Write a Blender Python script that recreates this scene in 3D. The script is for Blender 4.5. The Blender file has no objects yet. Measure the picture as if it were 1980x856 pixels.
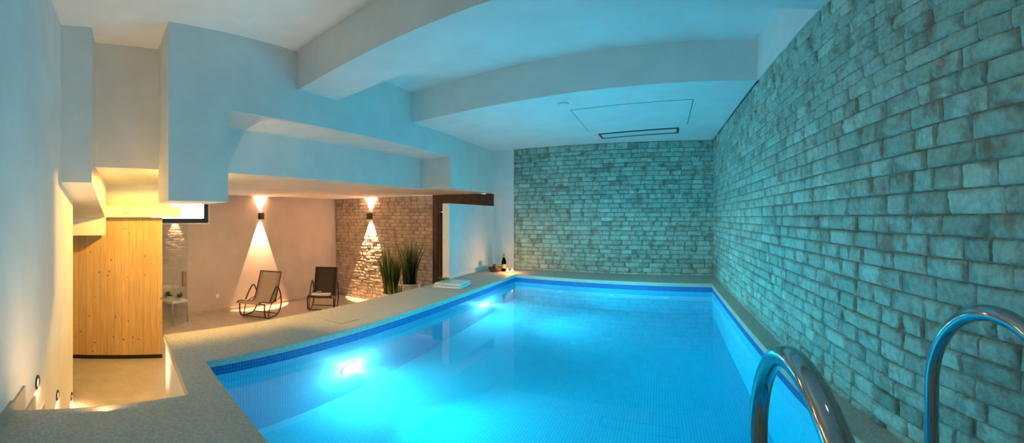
import bpy, bmesh, math, random
from mathutils import Vector, Matrix
R = math.radians
random.seed(7)
sc = bpy.context.scene
col = sc.collection

# ------------------------------------------------------------------ materials
def mat(name, base=(.8, .8, .8), rough=.5, metal=0., spec=.5):
    m = bpy.data.materials.new(name); m.use_nodes = True
    b = m.node_tree.nodes['Principled BSDF']
    b.inputs['Base Color'].default_value = (*base, 1)
    b.inputs['Roughness'].default_value = rough
    b.inputs['Metallic'].default_value = metal
    b.inputs['Specular IOR Level'].default_value = spec
    return m

def nodes(m):
    nt = m.node_tree
    return nt, nt.nodes, nt.links, nt.nodes['Principled BSDF']

def ramp(N, stops):
    r = N.new('ShaderNodeValToRGB')
    e = r.color_ramp.elements
    while len(e) < len(stops): e.new(.5)
    for k, (p, c) in enumerate(stops):
        e[k].position = p; e[k].color = (*c, 1)
    return r

def noise_mat(name, c0, c1, scale=8., rough=.6, bump=.1, bscale=60., dist=.004, detail=6., spec=.4, lo=.35, hi=.65):
    m = mat(name, c0, rough, 0, spec)
    nt, N, L, b = nodes(m)
    tc = N.new('ShaderNodeTexCoord')
    n = N.new('ShaderNodeTexNoise'); n.inputs['Scale'].default_value = scale; n.inputs['Detail'].default_value = detail
    L.new(tc.outputs['Object'], n.inputs['Vector'])
    r = ramp(N, [(lo, c0), (hi, c1)])
    L.new(n.outputs['Fac'], r.inputs['Fac']); L.new(r.outputs['Color'], b.inputs['Base Color'])
    if bump:
        n2 = N.new('ShaderNodeTexNoise'); n2.inputs['Scale'].default_value = bscale; n2.inputs['Detail'].default_value = 5
        L.new(tc.outputs['Object'], n2.inputs['Vector'])
        bp = N.new('ShaderNodeBump'); bp.inputs['Strength'].default_value = bump; bp.inputs['Distance'].default_value = dist
        L.new(n2.outputs['Fac'], bp.inputs['Height']); L.new(bp.outputs['Normal'], b.inputs['Normal'])
    return m

M = {}
M['plaster'] = noise_mat('white_plaster', (.72, .72, .70), (.78, .78, .76), 3, .75, .08, 90, .002, spec=.25)
M['lounge_plaster'] = noise_mat('taupe_plaster', (.50, .44, .40), (.55, .49, .45), 2.5, .8, .12, 60, .002, spec=.2)
M['coping'] = noise_mat('rough_coping_stone', (.42, .385, .33), (.58, .535, .46), 75, .62, .6, 120, .004, spec=.35, lo=.36, hi=.66)
M['skirting'] = noise_mat('skirting_stone', (.40, .36, .31), (.47, .43, .38), 12, .5, .05, 60, .002)
M['white_trim'] = mat('white_trim', (.78, .78, .76), .45)
M['steel'] = mat('polished_stainless_steel', (.42, .43, .43), .08, 1.)
M['brushed'] = mat('brushed_steel', (.55, .55, .54), .3, 1.)
M['black_tube'] = mat('black_tube', (.018, .016, .015), .35, 0, .5)
M['black'] = mat('black_plastic', (.015, .015, .016), .4)
M['anthracite'] = mat('anthracite_frame', (.025, .03, .038), .4)
M['lamp_body'] = mat('dark_lamp_body', (.06, .05, .045), .4, .3)
M['white_plastic'] = mat('white_plastic', (.8, .8, .8), .35)
M['pot'] = noise_mat('white_pot', (.76, .74, .72), (.82, .8, .78), 9, .35, .02, 40, .001)
M['soil'] = noise_mat('dark_soil', (.02, .015, .01), (.06, .045, .03), 60, .9, .8, 90, .01)
M['brown_wood'] = noise_mat('dark_brown_wood', (.055, .028, .018), (.09, .048, .03), 14, .5, .05, 40, .002)
M['terracotta_wood'] = mat('reddish_wood', (.40, .17, .09), .45)
M['plinth'] = mat('black_plinth', (.012, .01, .01), .5)
M['gold'] = mat('gold_foil', (.30, .21, .07), .35, .8)
M['label_paper'] = mat('dull_gold_label', (.22, .15, .05), .5)
M['wicker'] = noise_mat('brown_wicker', (.05, .028, .014), (.12, .06, .03), 90, .7, .5, 110, .006)
M['grape'] = mat('dark_olive_fruit', (.06, .07, .02), .3)
M['orange'] = noise_mat('orange_peel', (.75, .24, .03), (.85, .33, .05), 20, .45, .2, 200, .002)
M['wax'] = mat('white_wax', (.85, .78, .62), .5)
M['petal'] = mat('cream_petal', (.82, .66, .42), .6)
M['petal_yellow'] = mat('yellow_petal', (.72, .66, .12), .6)
M['leaf_small'] = mat('fresh_green_leaf', (.13, .24, .035), .5)
M['chain_vent'] = mat('shadow_gap_grey', (.05, .06, .065), .6)

def glass(name, color, ior, rough=0.):
    m = bpy.data.materials.new(name); m.use_nodes = True
    N = m.node_tree.nodes; L = m.node_tree.links; N.clear()
    o = N.new('ShaderNodeOutputMaterial'); g = N.new('ShaderNodeBsdfGlass')
    g.inputs['Color'].default_value = (*color, 1); g.inputs['IOR'].default_value = ior; g.inputs['Roughness'].default_value = rough
    L.new(g.outputs[0], o.inputs['Surface'])
    return m
M['water'] = glass('pool_water', (1., 1., 1.), 1.33)
_N = M['water'].node_tree.nodes; _vs = _N.new('ShaderNodeVolumeScatter'); _ad = _N.new('ShaderNodeAddShader'); _va = _N.new('ShaderNodeVolumeAbsorption')
_va.inputs['Color'].default_value = (0., .955, .985, 1); _va.inputs['Density'].default_value = 1.1
_vs.inputs['Color'].default_value = (1, 1, 1, 1); _vs.inputs['Density'].default_value = .08; _vs.inputs['Anisotropy'].default_value = .3
M['water'].node_tree.links.new(_va.outputs[0], _ad.inputs[0]); M['water'].node_tree.links.new(_vs.outputs[0], _ad.inputs[1])
M['water'].node_tree.links.new(_ad.outputs[0], [n for n in _N if n.type == 'OUTPUT_MATERIAL'][0].inputs['Volume'])
M['bottle_glass'] = glass('green_bottle_glass', (.10, .16, .04), 1.5)
def thin_glass(name, color, f0):
    m = bpy.data.materials.new(name); m.use_nodes = True
    N = m.node_tree.nodes; L = m.node_tree.links; N.clear()
    o = N.new('ShaderNodeOutputMaterial'); t = N.new('ShaderNodeBsdfTransparent'); g = N.new('ShaderNodeBsdfGlossy'); x = N.new('ShaderNodeMixShader'); fr = N.new('ShaderNodeMath'); lw = N.new('ShaderNodeLayerWeight'); pw = N.new('ShaderNodeMath')
    t.inputs['Color'].default_value = (*color, 1); g.inputs['Roughness'].default_value = .02; lw.inputs['Blend'].default_value = .5; pw.operation = 'POWER'; pw.inputs[1].default_value = 4; fr.operation = 'MULTIPLY_ADD'; fr.inputs[1].default_value = .5; fr.inputs[2].default_value = f0
    L.new(lw.outputs['Facing'], pw.inputs[0]); L.new(pw.outputs[0], fr.inputs[0])
    L.new(fr.outputs[0], x.inputs[0]); L.new(t.outputs[0], x.inputs[1]); L.new(g.outputs[0], x.inputs[2]); L.new(x.outputs[0], o.inputs['Surface'])
    return m
M['clear_glass'] = thin_glass('clear_glass', (.97, .97, .95), .04)
M['pane_glass'] = thin_glass('pane_glass', (.93, .97, .98), .04)

def emis(name, c, s):
    m = bpy.data.materials.new(name); m.use_nodes = True
    N = m.node_tree.nodes; L = m.node_tree.links; N.clear()
    o = N.new('ShaderNodeOutputMaterial'); g = N.new('ShaderNodeEmission')
    g.inputs['Color'].default_value = (*c, 1); g.inputs['Strength'].default_value = s
    L.new(g.outputs[0], o.inputs['Surface'])
    return m
M['pool_lens'] = emis('underwater_lamp_lens', (.45, .85, 1.), 14)
M['warm_lens'] = emis('warm_lamp_lens', (1., .66, .33), 30)
M['flame'] = emis('candle_flame', (1., .62, .18), 60)
M['step_lens'] = emis('step_lamp_lens', (1., .72, .42), 6)

# mosaic (uses UVs laid out in metres)
def mosaic(name, c1, c2, grout, size=.025, gap=.0022, rough=.6):
    m = mat(name, c1, rough, 0, .12)
    nt, N, L, b = nodes(m)
    uv = N.new('ShaderNodeUVMap')
    br = N.new('ShaderNodeTexBrick'); br.offset = 0; br.squash = 1
    br.inputs['Scale'].default_value = 1
    br.inputs['Brick Width'].default_value = size; br.inputs['Row Height'].default_value = size
    br.inputs['Mortar Size'].default_value = gap; br.inputs['Mortar Smooth'].default_value = .1
    br.inputs['Color1'].default_value = (*c1, 1); br.inputs['Color2'].default_value = (*c2, 1); br.inputs['Mortar'].default_value = (*grout, 1)
    L.new(uv.outputs['UV'], br.inputs['Vector']); L.new(br.outputs['Color'], b.inputs['Base Color'])
    return m
M['mosaic'] = mosaic('pale_blue_mosaic', (.36, .60, .76), (.42, .66, .80), (.20, .42, .62))
M['band'] = mosaic('deep_blue_mosaic', (.02, .11, .34), (.025, .15, .42), (.08, .26, .48))

def floor_tiles():
    m = mat('grey_beige_floor_tiles', (.4, .36, .32), .35)
    nt, N, L, b = nodes(m)
    tc = N.new('ShaderNodeTexCoord'); mp = N.new('ShaderNodeMapping'); mp.inputs['Rotation'].default_value = (0, 0, R(2))
    br = N.new('ShaderNodeTexBrick'); br.offset = 0
    br.inputs['Scale'].default_value = 1; br.inputs['Brick Width'].default_value = .62; br.inputs['Row Height'].default_value = .62
    br.inputs['Mortar Size'].default_value = .004
    br.inputs['Color1'].default_value = (.42, .38, .34, 1); br.inputs['Color2'].default_value = (.46, .42, .375, 1); br.inputs['Mortar'].default_value = (.5, .46, .42, 1)
    L.new(tc.outputs['Object'], mp.inputs['Vector']); L.new(mp.outputs['Vector'], br.inputs['Vector'])
    n = N.new('ShaderNodeTexNoise'); n.inputs['Scale'].default_value = 5; n.inputs['Detail'].default_value = 8
    L.new(tc.outputs['Object'], n.inputs['Vector'])
    mx = N.new('ShaderNodeMixRGB'); mx.blend_type = 'OVERLAY'; mx.inputs['Fac'].default_value = .3
    L.new(br.outputs['Color'], mx.inputs['Color1']); L.new(n.outputs['Fac'], mx.inputs['Color2']); L.new(mx.outputs['Color'], b.inputs['Base Color'])
    return m
M['tiles'] = floor_tiles()

def pine():
    m = mat('knotty_pine_boards', (.7, .45, .2), .5)
    nt, N, L, b = nodes(m)
    uv = N.new('ShaderNodeUVMap')
    mp = N.new('ShaderNodeMapping'); mp.inputs['Scale'].default_value = (22, 1.1, 1)
    n = N.new('ShaderNodeTexNoise'); n.inputs['Scale'].default_value = 2.2; n.inputs['Detail'].default_value = 6; n.inputs['Distortion'].default_value = .35
    L.new(uv.outputs['UV'], mp.inputs['Vector']); L.new(mp.outputs['Vector'], n.inputs['Vector'])
    r = ramp(N, [(.3, (.58, .36, .15)), (.7, (.74, .52, .26))])
    L.new(n.outputs['Fac'], r.inputs['Fac'])
    # board to board tone and joints
    br = N.new('ShaderNodeTexBrick'); br.offset = 0
    br.inputs['Scale'].default_value = 1; br.inputs['Brick Width'].default_value = .096; br.inputs['Row Height'].default_value = 5
    br.inputs['Mortar Size'].default_value = .0016; br.inputs['Color1'].default_value = (.86, .84, .8, 1); br.inputs['Color2'].default_value = (1, 1, 1, 1); br.inputs['Mortar'].default_value = (.50, .40, .28, 1)
    L.new(uv.outputs['UV'], br.inputs['Vector'])
    mx = N.new('ShaderNodeMixRGB'); mx.blend_type = 'MULTIPLY'; mx.inputs['Fac'].default_value = 1
    L.new(r.outputs['Color'], mx.inputs['Color1']); L.new(br.outputs['Color'], mx.inputs['Color2'])
    # knots
    mp2 = N.new('ShaderNodeMapping'); mp2.inputs['Scale'].default_value = (1, .8, 1)
    v = N.new('ShaderNodeTexVoronoi'); v.inputs['Scale'].default_value = 10
    L.new(uv.outputs['UV'], mp2.inputs['Vector']); L.new(mp2.outputs['Vector'], v.inputs['Vector'])
    k = ramp(N, [(.09, (1, 1, 1)), (.15, (0, 0, 0))])
    L.new(v.outputs['Distance'], k.inputs['Fac'])
    wn = N.new('ShaderNodeMath'); wn.operation = 'GREATER_THAN'; wn.inputs[1].default_value = .08
    sp = N.new('ShaderNodeSeparateColor'); L.new(v.outputs['Color'], sp.inputs['Color']); L.new(sp.outputs[0], wn.inputs[0])
    mu = N.new('ShaderNodeMath'); mu.operation = 'MULTIPLY'
    L.new(k.outputs['Color'], mu.inputs[0]); L.new(wn.outputs[0], mu.inputs[1])
    mx2 = N.new('ShaderNodeMixRGB'); mx2.inputs['Color2'].default_value = (.30, .13, .045, 1)
    L.new(mu.outputs[0], mx2.inputs['Fac']); L.new(mx.outputs['Color'], mx2.inputs['Color1'])
    L.new(mx2.outputs['Color'], b.inputs['Base Color'])
    return m
M['pine'] = pine()

def stone_mat(name, dark, light, rust, brown_amt):
    m = mat(name, light, .48, 0, .5)
    nt, N, L, b = nodes(m)
    at = N.new('ShaderNodeAttribute'); at.attribute_name = 'tone'
    tc = N.new('ShaderNodeTexCoord')
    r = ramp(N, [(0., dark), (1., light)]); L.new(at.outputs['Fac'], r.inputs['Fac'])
    n = N.new('ShaderNodeTexNoise'); n.inputs['Scale'].default_value = 7; n.inputs['Detail'].default_value = 8; n.inputs['Roughness'].default_value = .65
    L.new(tc.outputs['Object'], n.inputs['Vector'])
    k = ramp(N, [(.50, (0, 0, 0)), (.68, (1, 1, 1))]); L.new(n.outputs['Fac'], k.inputs['Fac'])
    sc_ = N.new('ShaderNodeMath'); sc_.operation = 'MULTIPLY'; sc_.inputs[1].default_value = brown_amt
    L.new(k.outputs['Color'], sc_.inputs[0])
    mx = N.new('ShaderNodeMixRGB'); mx.inputs['Color2'].default_value = (*rust, 1)
    L.new(sc_.outputs[0], mx.inputs['Fac']); L.new(r.outputs['Color'], mx.inputs['Color1'])
    n2 = N.new('ShaderNodeTexNoise'); n2.inputs['Scale'].default_value = 38; n2.inputs['Detail'].default_value = 9; n2.inputs['Roughness'].default_value = .7
    L.new(tc.outputs['Object'], n2.inputs['Vector'])
    ov = N.new('ShaderNodeMixRGB'); ov.blend_type = 'OVERLAY'; ov.inputs['Fac'].default_value = .7
    L.new(mx.outputs['Color'], ov.inputs['Color1']); L.new(n2.outputs['Fac'], ov.inputs['Color2'])
    L.new(ov.outputs['Color'], b.inputs['Base Color'])
    n3 = N.new('ShaderNodeTexNoise'); n3.inputs['Scale'].default_value = 26; n3.inputs['Detail'].default_value = 8; n3.inputs['Roughness'].default_value = .6
    L.new(tc.outputs['Object'], n3.inputs['Vector'])
    bp = N.new('ShaderNodeBump'); bp.inputs['Strength'].default_value = 1.; bp.inputs['Distance'].default_value = .009
    L.new(n3.outputs['Fac'], bp.inputs['Height']); L.new(bp.outputs['Normal'], b.inputs['Normal'])
    return m
M['stone'] = stone_mat('split_stone_cyan_cast', (.15, .25, .21), (.43, .62, .54), (.19, .12, .07), .85)  # cyan cast of the pool light mixed into the stone colour
M['lounge_stone'] = stone_mat('split_stone_warm_cast', (.30, .26, .22), (.62, .55, .48), (.22, .14, .09), .6)  # same stone again, warm lamp light mixed into its colour
M['mortar'] = noise_mat('stone_joint', (.16, .155, .14), (.26, .25, .22), 30, .9, .4, 80, .006)

def sling(name, c):
    m = mat(name, c, .7)
    nt, N, L, b = nodes(m)
    uv = N.new('ShaderNodeTexCoord'); w = N.new('ShaderNodeTexWave'); w.inputs['Scale'].default_value = 60
    L.new(uv.outputs['Object'], w.inputs['Vector'])
    bp = N.new('ShaderNodeBump'); bp.inputs['Strength'].default_value = .2; bp.inputs['Distance'].default_value = .002
    L.new(w.outputs['Fac'], bp.inputs['Height']); L.new(bp.outputs['Normal'], b.inputs['Normal'])
    return m
M['sling_taupe'] = sling('taupe_sling', (.55, .48, .42))
M['sling_dark'] = sling('dark_sling', (.075, .065, .06))
M['towel'] = noise_mat('white_terry', (.78, .78, .76), (.86, .86, .84), 90, .95, .9, 260, .006)

def blade_mat():
    m = mat('grass_blade', (.1, .2, .05), .5)
    nt, N, L, b = nodes(m)
    at = N.new('ShaderNodeAttribute'); at.attribute_name = 'tone'
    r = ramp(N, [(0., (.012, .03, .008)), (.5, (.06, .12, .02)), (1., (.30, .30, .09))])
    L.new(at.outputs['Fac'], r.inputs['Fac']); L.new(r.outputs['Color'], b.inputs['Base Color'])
    return m
M['blade'] = blade_mat()

# ------------------------------------------------------------------ mesh helpers
def link(name, bm, m, parent=None, smooth=False, recalc=True):
    if recalc: bmesh.ops.recalc_face_normals(bm, faces=bm.faces)
    me = bpy.data.meshes.new(name); bm.to_mesh(me); bm.free()
    for mm in (m if isinstance(m, (list, tuple)) else [m]): me.materials.append(mm)
    if smooth:
        for p in me.polygons: p.use_smooth = True
    o = bpy.data.objects.new(name, me); col.objects.link(o)
    if parent: o.parent = parent
    return o

def tag(o, label=None, cat=None, group=None, kind=None):
    if label: o['label'] = label
    if cat: o['category'] = cat
    if group: o['group'] = group
    if kind: o['kind'] = kind
    return o

def struct(name, bm, m, label=None, cat=None, parent=None, **kw):
    o = link(name, bm, m, parent, **kw)
    if parent is None: tag(o, label, cat, kind='structure')
    return o

def thing(name, label, cat, loc=(0, 0, 0), rz=0, group=None):
    o = bpy.data.objects.new(name, None); col.objects.link(o)
    o.empty_display_size = .1
    o.location = loc; o.rotation_euler = (0, 0, rz)
    return tag(o, label, cat, group)

def prism(bm, pts, z0, z1, mi=0):
    """polygon in plan, extruded in z; z1 may be a list"""
    n = len(pts)
    a = [bm.verts.new((p[0], p[1], z0)) for p in pts]
    b = [bm.verts.new((p[0], p[1], z1)) for p in pts]
    fs = [bm.faces.new(a[::-1]), bm.faces.new(b)]
    for i in range(n): fs.append(bm.faces.new((a[i], a[(i+1) % n], b[(i+1) % n], b[i])))
    for f in fs: f.material_index = mi
    return fs

def box(bm, c, s, mi=0, mtx=None, bev=0, seg=2):
    v = []
    r = bmesh.ops.create_cube(bm, size=1)
    vs = r['verts']
    bmesh.ops.scale(bm, vec=s, verts=vs)
    if bev:
        es = list({e for q in vs for e in q.link_edges})
        rr = bmesh.ops.bevel(bm, geom=es, offset=bev, segments=seg, profile=.5, affect='EDGES')
        vs = list({q for f in rr['faces'] for q in f.verts} | {q for q in vs if q.is_valid})
        vs = list({q for f in {f for q in vs for f in q.link_faces} for q in f.verts})
    bmesh.ops.translate(bm, vec=c, verts=vs)
    if mtx is not None: bmesh.ops.transform(bm, matrix=mtx, verts=vs)
    for f in {f for q in vs for f in q.link_faces}: f.material_index = mi
    return vs

def lathe(bm, prof, n=32, c=(0, 0, 0), mi=0, mtx=None):
    rings = []
    for r, z in prof:
        if r < 1e-6: rings.append([bm.verts.new((c[0], c[1], c[2]+z))])
        else: rings.append([bm.verts.new((c[0]+r*math.cos(2*math.pi*k/n), c[1]+r*math.sin(2*math.pi*k/n), c[2]+z)) for k in range(n)])
    fs = []
    for a, b in zip(rings, rings[1:]):
        for k in range(n):
            k2 = (k+1) % n
            if len(a) == 1 and len(b) == 1: continue
            if len(a) == 1: fs.append(bm.faces.new((a[0], b[k], b[k2])))
            elif len(b) == 1: fs.append(bm.faces.new((a[k], a[k2], b[0])))
            else: fs.append(bm.faces.new((a[k], a[k2], b[k2], b[k])))
    for f in fs: f.material_index = mi
    vs = [v for r in rings for v in r]
    if mtx is not None: bmesh.ops.transform(bm, matrix=mtx, verts=vs)
    return vs

def catmull(pts, sub=8, closed=False):
    P = [Vector(p) for p in pts]; out = []; n = len(P)
    rng = range(n if closed else n-1)
    for i in rng:
        if closed: p0, p1, p2, p3 = P[(i-1) % n], P[i], P[(i+1) % n], P[(i+2) % n]
        else: p0, p1, p2, p3 = P[max(i-1, 0)], P[i], P[i+1], P[min(i+2, n-1)]
        for k in range(sub):
            t = k/sub
            out.append(.5*((2*p1)+(-p0+p2)*t+(2*p0-5*p1+4*p2-p3)*t*t+(-p0+3*p1-3*p2+p3)*t**3))
    if not closed: out.append(P[-1])
    return out

def tube(bm, pts, r, n=14, closed=False, mi=0):
    P = [Vector(p) for p in pts]; m = len(P); rings = []
    prev = None
    for i, p in enumerate(P):
        if closed: t = P[(i+1) % m]-P[(i-1) % m]
        else: t = P[min(i+1, m-1)]-P[max(i-1, 0)]
        t.normalize()
        if prev is None:
            u = t.orthogonal().normalized()
        else:
            u = (prev-t*prev.dot(t)).normalized()
        prev = u; w = t.cross(u)
        rings.append([bm.verts.new(p+u*(r*math.cos(2*math.pi*k/n))+w*(r*math.sin(2*math.pi*k/n))) for k in range(n)])
    fs = []
    for i in range(m if closed else m-1):
        a, b = rings[i], rings[(i+1) % m]
        for k in range(n): fs.append(bm.faces.new((a[k], a[(k+1) % n], b[(k+1) % n], b[k])))
    if not closed:
        fs.append(bm.faces.new(rings[0][::-1])); fs.append(bm.faces.new(rings[-1]))
    for f in fs: f.material_index = mi; f.smooth = True

def quad_uv(bm, uvl, vs, uvs, mi=0):
    f = bm.faces.new([bm.verts.new(v) for v in vs])
    for lp, q in zip(f.loops, uvs): lp[uvl].uv = q
    f.material_index = mi
    return f

def lamp(name, kind, loc, color, energy, parent=None, **kw):
    d = bpy.data.lights.new(name, kind); d.color = color; d.energy = energy
    for k, v in kw.items(): setattr(d, k, v)
    o = bpy.data.objects.new(name, d); col.objects.link(o); o.location = loc
    if parent: o.parent = parent
    return o

def aim(o, d):
    o.rotation_euler = Vector(d).to_track_quat('-Z', 'Y').to_euler()

# ------------------------------------------------------------------ layout (metres; lounge floor z=0, eye 2.1)
EYE = 2.1; ZD = 1.1; ZS = 1.045; ZW = .968
Z1, Z2, ZL = 3.44, 3.89, 2.586
XL, XR, XRW, XO, XF, XB = -2.47, .79, .905, -3.2, -3.24, -3.9
yn = lambda x: 1.264-.26*(x+2.5)         # near pool edge
yo = lambda x: 1.244-.277*(x+3.11)       # outer face of the pool's near end wall
yb = lambda x: 6.79-.2*(x+2.45)          # far pool edge
yw = lambda x: 7.62-.157*(x+2.82)        # far stone wall
yl = lambda x: -.569-.286*x              # wall behind the camera, continuing along the stairs
y2 = lambda x: 4.77-.236*(x+3.24)        # step down of the ceiling
y1 = lambda x: 2.71-.25*(x+3.24)         # near ceiling beam
XE = -1.985                              # deck edge at the stairs

# ------------------------------------------------------------------ floor, deck, coping, steps
bm = bmesh.new()
prism(bm, [(-9., -2.), (XO, -2.), (XO, 9.), (-9., 9.)], -.2, 0)
struct('floor', bm, M['tiles'], 'lounge floor of large grey beige tiles', 'floor')

def poly_body():
    bm = bmesh.new()
    g = .004
    prism(bm, [(XO, yo(XO)), (XL-g, yo(XL-g)), (XL-g, yw(XL)), (XO, yw(XO))], -.55, ZS)
    prism(bm, [(XL-g, yo(XL-g)), (XE, yo(XE)), (XE, yn(XE)-g), (XL-g, yn(XL-g)-g)], -.55, ZS)
    prism(bm, [(XE, yl(XE)), (XRW, yl(XRW)), (XRW, yn(XRW)-g), (XE, yn(XE)-g)], -.55, ZS)
    prism(bm, [(XL-g, yb(XL)+g), (XRW, yb(XRW)+g), (XRW, yw(XRW)), (XL-g, yw(XL))], -.55, ZS)
    prism(bm, [(XR+g, yn(XR)-g), (XRW, yn(XRW)-g), (XRW, yb(XRW)+g), (XR+g, yb(XR)+g)], -.55, ZS)
    return bm
struct('wall_pool', poly_body(), M['plaster'], 'white plastered walls carrying the raised pool', 'wall')

def slab(bm, pts, bev=.006):
    fs = prism(bm, pts, ZS, ZD)
    top = fs[1]
    es = list(top.edges)
    bmesh.ops.bevel(bm, geom=es, offset=bev, segments=2, profile=.5, affect='EDGES')
bm = bmesh.new()
gp = .0011
ys = [yn(XL), 2.3, 3.55, 4.8, 5.95, yb(XL)]
for a, b in zip(ys, ys[1:]):
    lo0 = (yo(XO-.012)+.19 if a == ys[0] else a)
    slab(bm, [(XO-.012, (yn(XO) + .0 if a == ys[0] else a)+gp), (XL+.012, a+gp), (XL+.012, b-gp), (XO-.012, b-gp + (yb(XO)-yb(XL) if b == ys[-1] else 0))])
# outer corner slab between the outer end face and the first left slab
slab(bm, [(XO-.012, yo(XO)-.012), (XL, yo(XL)-.012), (XL, yn(XL)-gp), (XO-.012, yn(XO)-gp)], .012)
slab(bm, [(XL+gp*2, yo(XL)-.012), (XE-.012, yo(XE)-.012), (XE-.012, yn(XE)+.012), (XL+gp*2, yn(XL)+.012)])
# far coping
xs = [XO-.012, -2.2, -1.1, 0., XRW+.03]
for a, b in zip(xs, xs[1:]):
    slab(bm, [(a+gp, yb(a)-(.012 if a > XL else -gp*2)), (b-gp, yb(b)-.012), (b-gp, yw(b)), (a+gp, yw(a))])
# right coping
k0, k1 = yn(XR), yb(XR)-.012
for i in range(5):
    a = k0+(k1-k0)*i/5; b = k0+(k1-k0)*(i+1)/5
    slab(bm, [(XR-.012, a+gp), (XRW+.03, a+gp-(.036 if i == 0 else 0)), (XRW+.03, b-gp-(.03 if i == 4 else 0)), (XR-.012, b-gp)], .004)
# near deck slabs
xs = [XE-.012, -1.2, -.3, .35, XRW+.03]
for a, b in zip(xs, xs[1:]):
    ma, mb = yn(a)-.42, yn(b)-.42
    slab(bm, [(a+gp, ma+gp), (b-gp, mb+gp), (b-gp, yn(b)+.012), (a+gp, yn(a)+.012)])
    slab(bm, [(a+gp, yl(a)), (b-gp, yl(b)), (b-gp, mb-gp), (a+gp, ma-gp)])
g = .004; zj = ZD-.0016
for P in ([(XO, yo(XO)), (XL-g, yo(XL-g)), (XL-g, yw(XL)), (XO, yw(XO))], [(XL-g, yo(XL-g)), (XE, yo(XE)), (XE, yn(XE)-g), (XL-g, yn(XL-g)-g)],
          [(XE, yl(XE)), (XRW, yl(XRW)), (XRW, yn(XRW)-g), (XE, yn(XE)-g)], [(XL-g, yb(XL)+g), (XRW, yb(XRW)+g), (XRW, yw(XRW)), (XL-g, yw(XL))],
          [(XR+g, yn(XR)-g), (XRW, yn(XRW)-g), (XRW, yb(XRW)+g), (XR+g, yb(XR)+g)]): prism(bm, P, ZS, zj)
struct('floor_deck', bm, M['coping'], 'rough grey stone deck and coping slabs around the pool', 'coping')

# steps down to the lounge
bm = bmesh.new()
TR, RS = .262, ZD/6
for k in range(1, 6):
    xa, xb = XE-TR*(k-1), XE-TR*k
    prism(bm, [(xb, yl(xb)), (xa, yl(xa)), (xa, yo(xa)), (xb, yo(xb))], -.1, ZD-RS*k)
struct('floor_stairs', bm, M['coping'], 'stone steps descending from the deck to the lounge', 'stairs')

# ------------------------------------------------------------------ pool basin and water
bm = bmesh.new(); uvl = bm.loops.layers.uv.new('UVMap')
C = [(XL, yn(XL)), (XR, yn(XR)), (XR, yb(XR)), (XL, yb(XL))]
zf = lambda y: -.14-.055*(y-1.2)
quad_uv(bm, uvl, [(x, y, zf(y)) for x, y in C], [(x, y) for x, y in C], 0)
for i in range(4):
    a, b = C[i], C[(i+1) % 4]
    Ln = math.dist(a, b)
    # pool floor to band, then band to the coping
    quad_uv(bm, uvl, [(*a, zf(a[1])), (*b, zf(b[1])), (*b, ZW), (*a, ZW)], [(0, zf(a[1])-ZW), (Ln, zf(b[1])-ZW), (Ln, 0), (0, 0)], 0)
bmesh.ops.remove_doubles(bm, verts=bm.verts, dist=1e-5)
basin = link('pool_basin', bm, M['mosaic'])
tag(basin, 'sunken swimming pool basin lined with pale blue mosaic', 'pool', kind='structure')
bm = bmesh.new(); uvl = bm.loops.layers.uv.new('UVMap')
for i in range(4):
    a, b = C[i], C[(i+1) % 4]; Ln = math.dist(a, b)
    quad_uv(bm, uvl, [(*a, ZW), (*b, ZW), (*b, ZS+.001), (*a, ZS+.001)], [(0, 0), (Ln, 0), (Ln, .078), (0, .078)], 0)
bmesh.ops.remove_doubles(bm, verts=bm.verts, dist=1e-5)
tag(link('waterline_tile_band', bm, M['band'], basin), 'deep blue mosaic band along the waterline')

bm = bmesh.new()
e = .003
CW = [(XL-e, yn(XL)-e), (XR+e, yn(XR)-e), (XR+e, yb(XR)+e), (XL-e, yb(XL)+e)]
a = [bm.verts.new((x, y, zf(y)-.02)) for x, y in CW]; b = [bm.verts.new((x, y, ZW+.002)) for x, y in CW]
bm.faces.new(a[::-1]); bm.faces.new(b)
for i in range(4): bm.faces.new((a[i], a[(i+1) % 4], b[(i+1) % 4], b[i]))
tag(link('pool_water', bm, M['water']), 'still blue glowing water filling the swimming pool', 'water')

# underwater lamps on the left pool wall
def pool_lamp(y, z, label, first):
    t = thing('underwater_light', label, 'pool light', (XL, y, z), 0, 'round lamps under water in the left pool wall')
    rot = Matrix.Rotation(R(90), 4, 'Y')
    bm = bmesh.new(); lathe(bm, [(.082, 0), (.13, 0), (.13, .004), (.12, .008), (.084, .008)], 36, mtx=rot)
    link('bezel', bm, M['white_plastic'], t, True)
    bm = bmesh.new(); lathe(bm, [(.085, .0), (.085, .009), (.05, .018), (0, .021)], 36, mtx=rot)
    link('lens', bm, M['pool_lens'], t, True)
    l = lamp('bulb', 'POINT', (.12, 0, 0), (.6, .88, 1.), POOL_W*.6, t, shadow_soft_size=0.)
    s = lamp('bulb', 'SPOT', (.05, 0, 0), (.12, .84, 1.), POOL_W*4.4, t, shadow_soft_size=0., spot_size=R(95), spot_blend=.8)
    aim(s, (1, 0, .04))
POOL_W = 58
pool_lamp(2.68, .29, 'glowing underwater lamp at the near end of the left pool wall', True)
pool_lamp(5.52, .26, 'glowing underwater lamp near the far end of the left pool wall', False)

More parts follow.
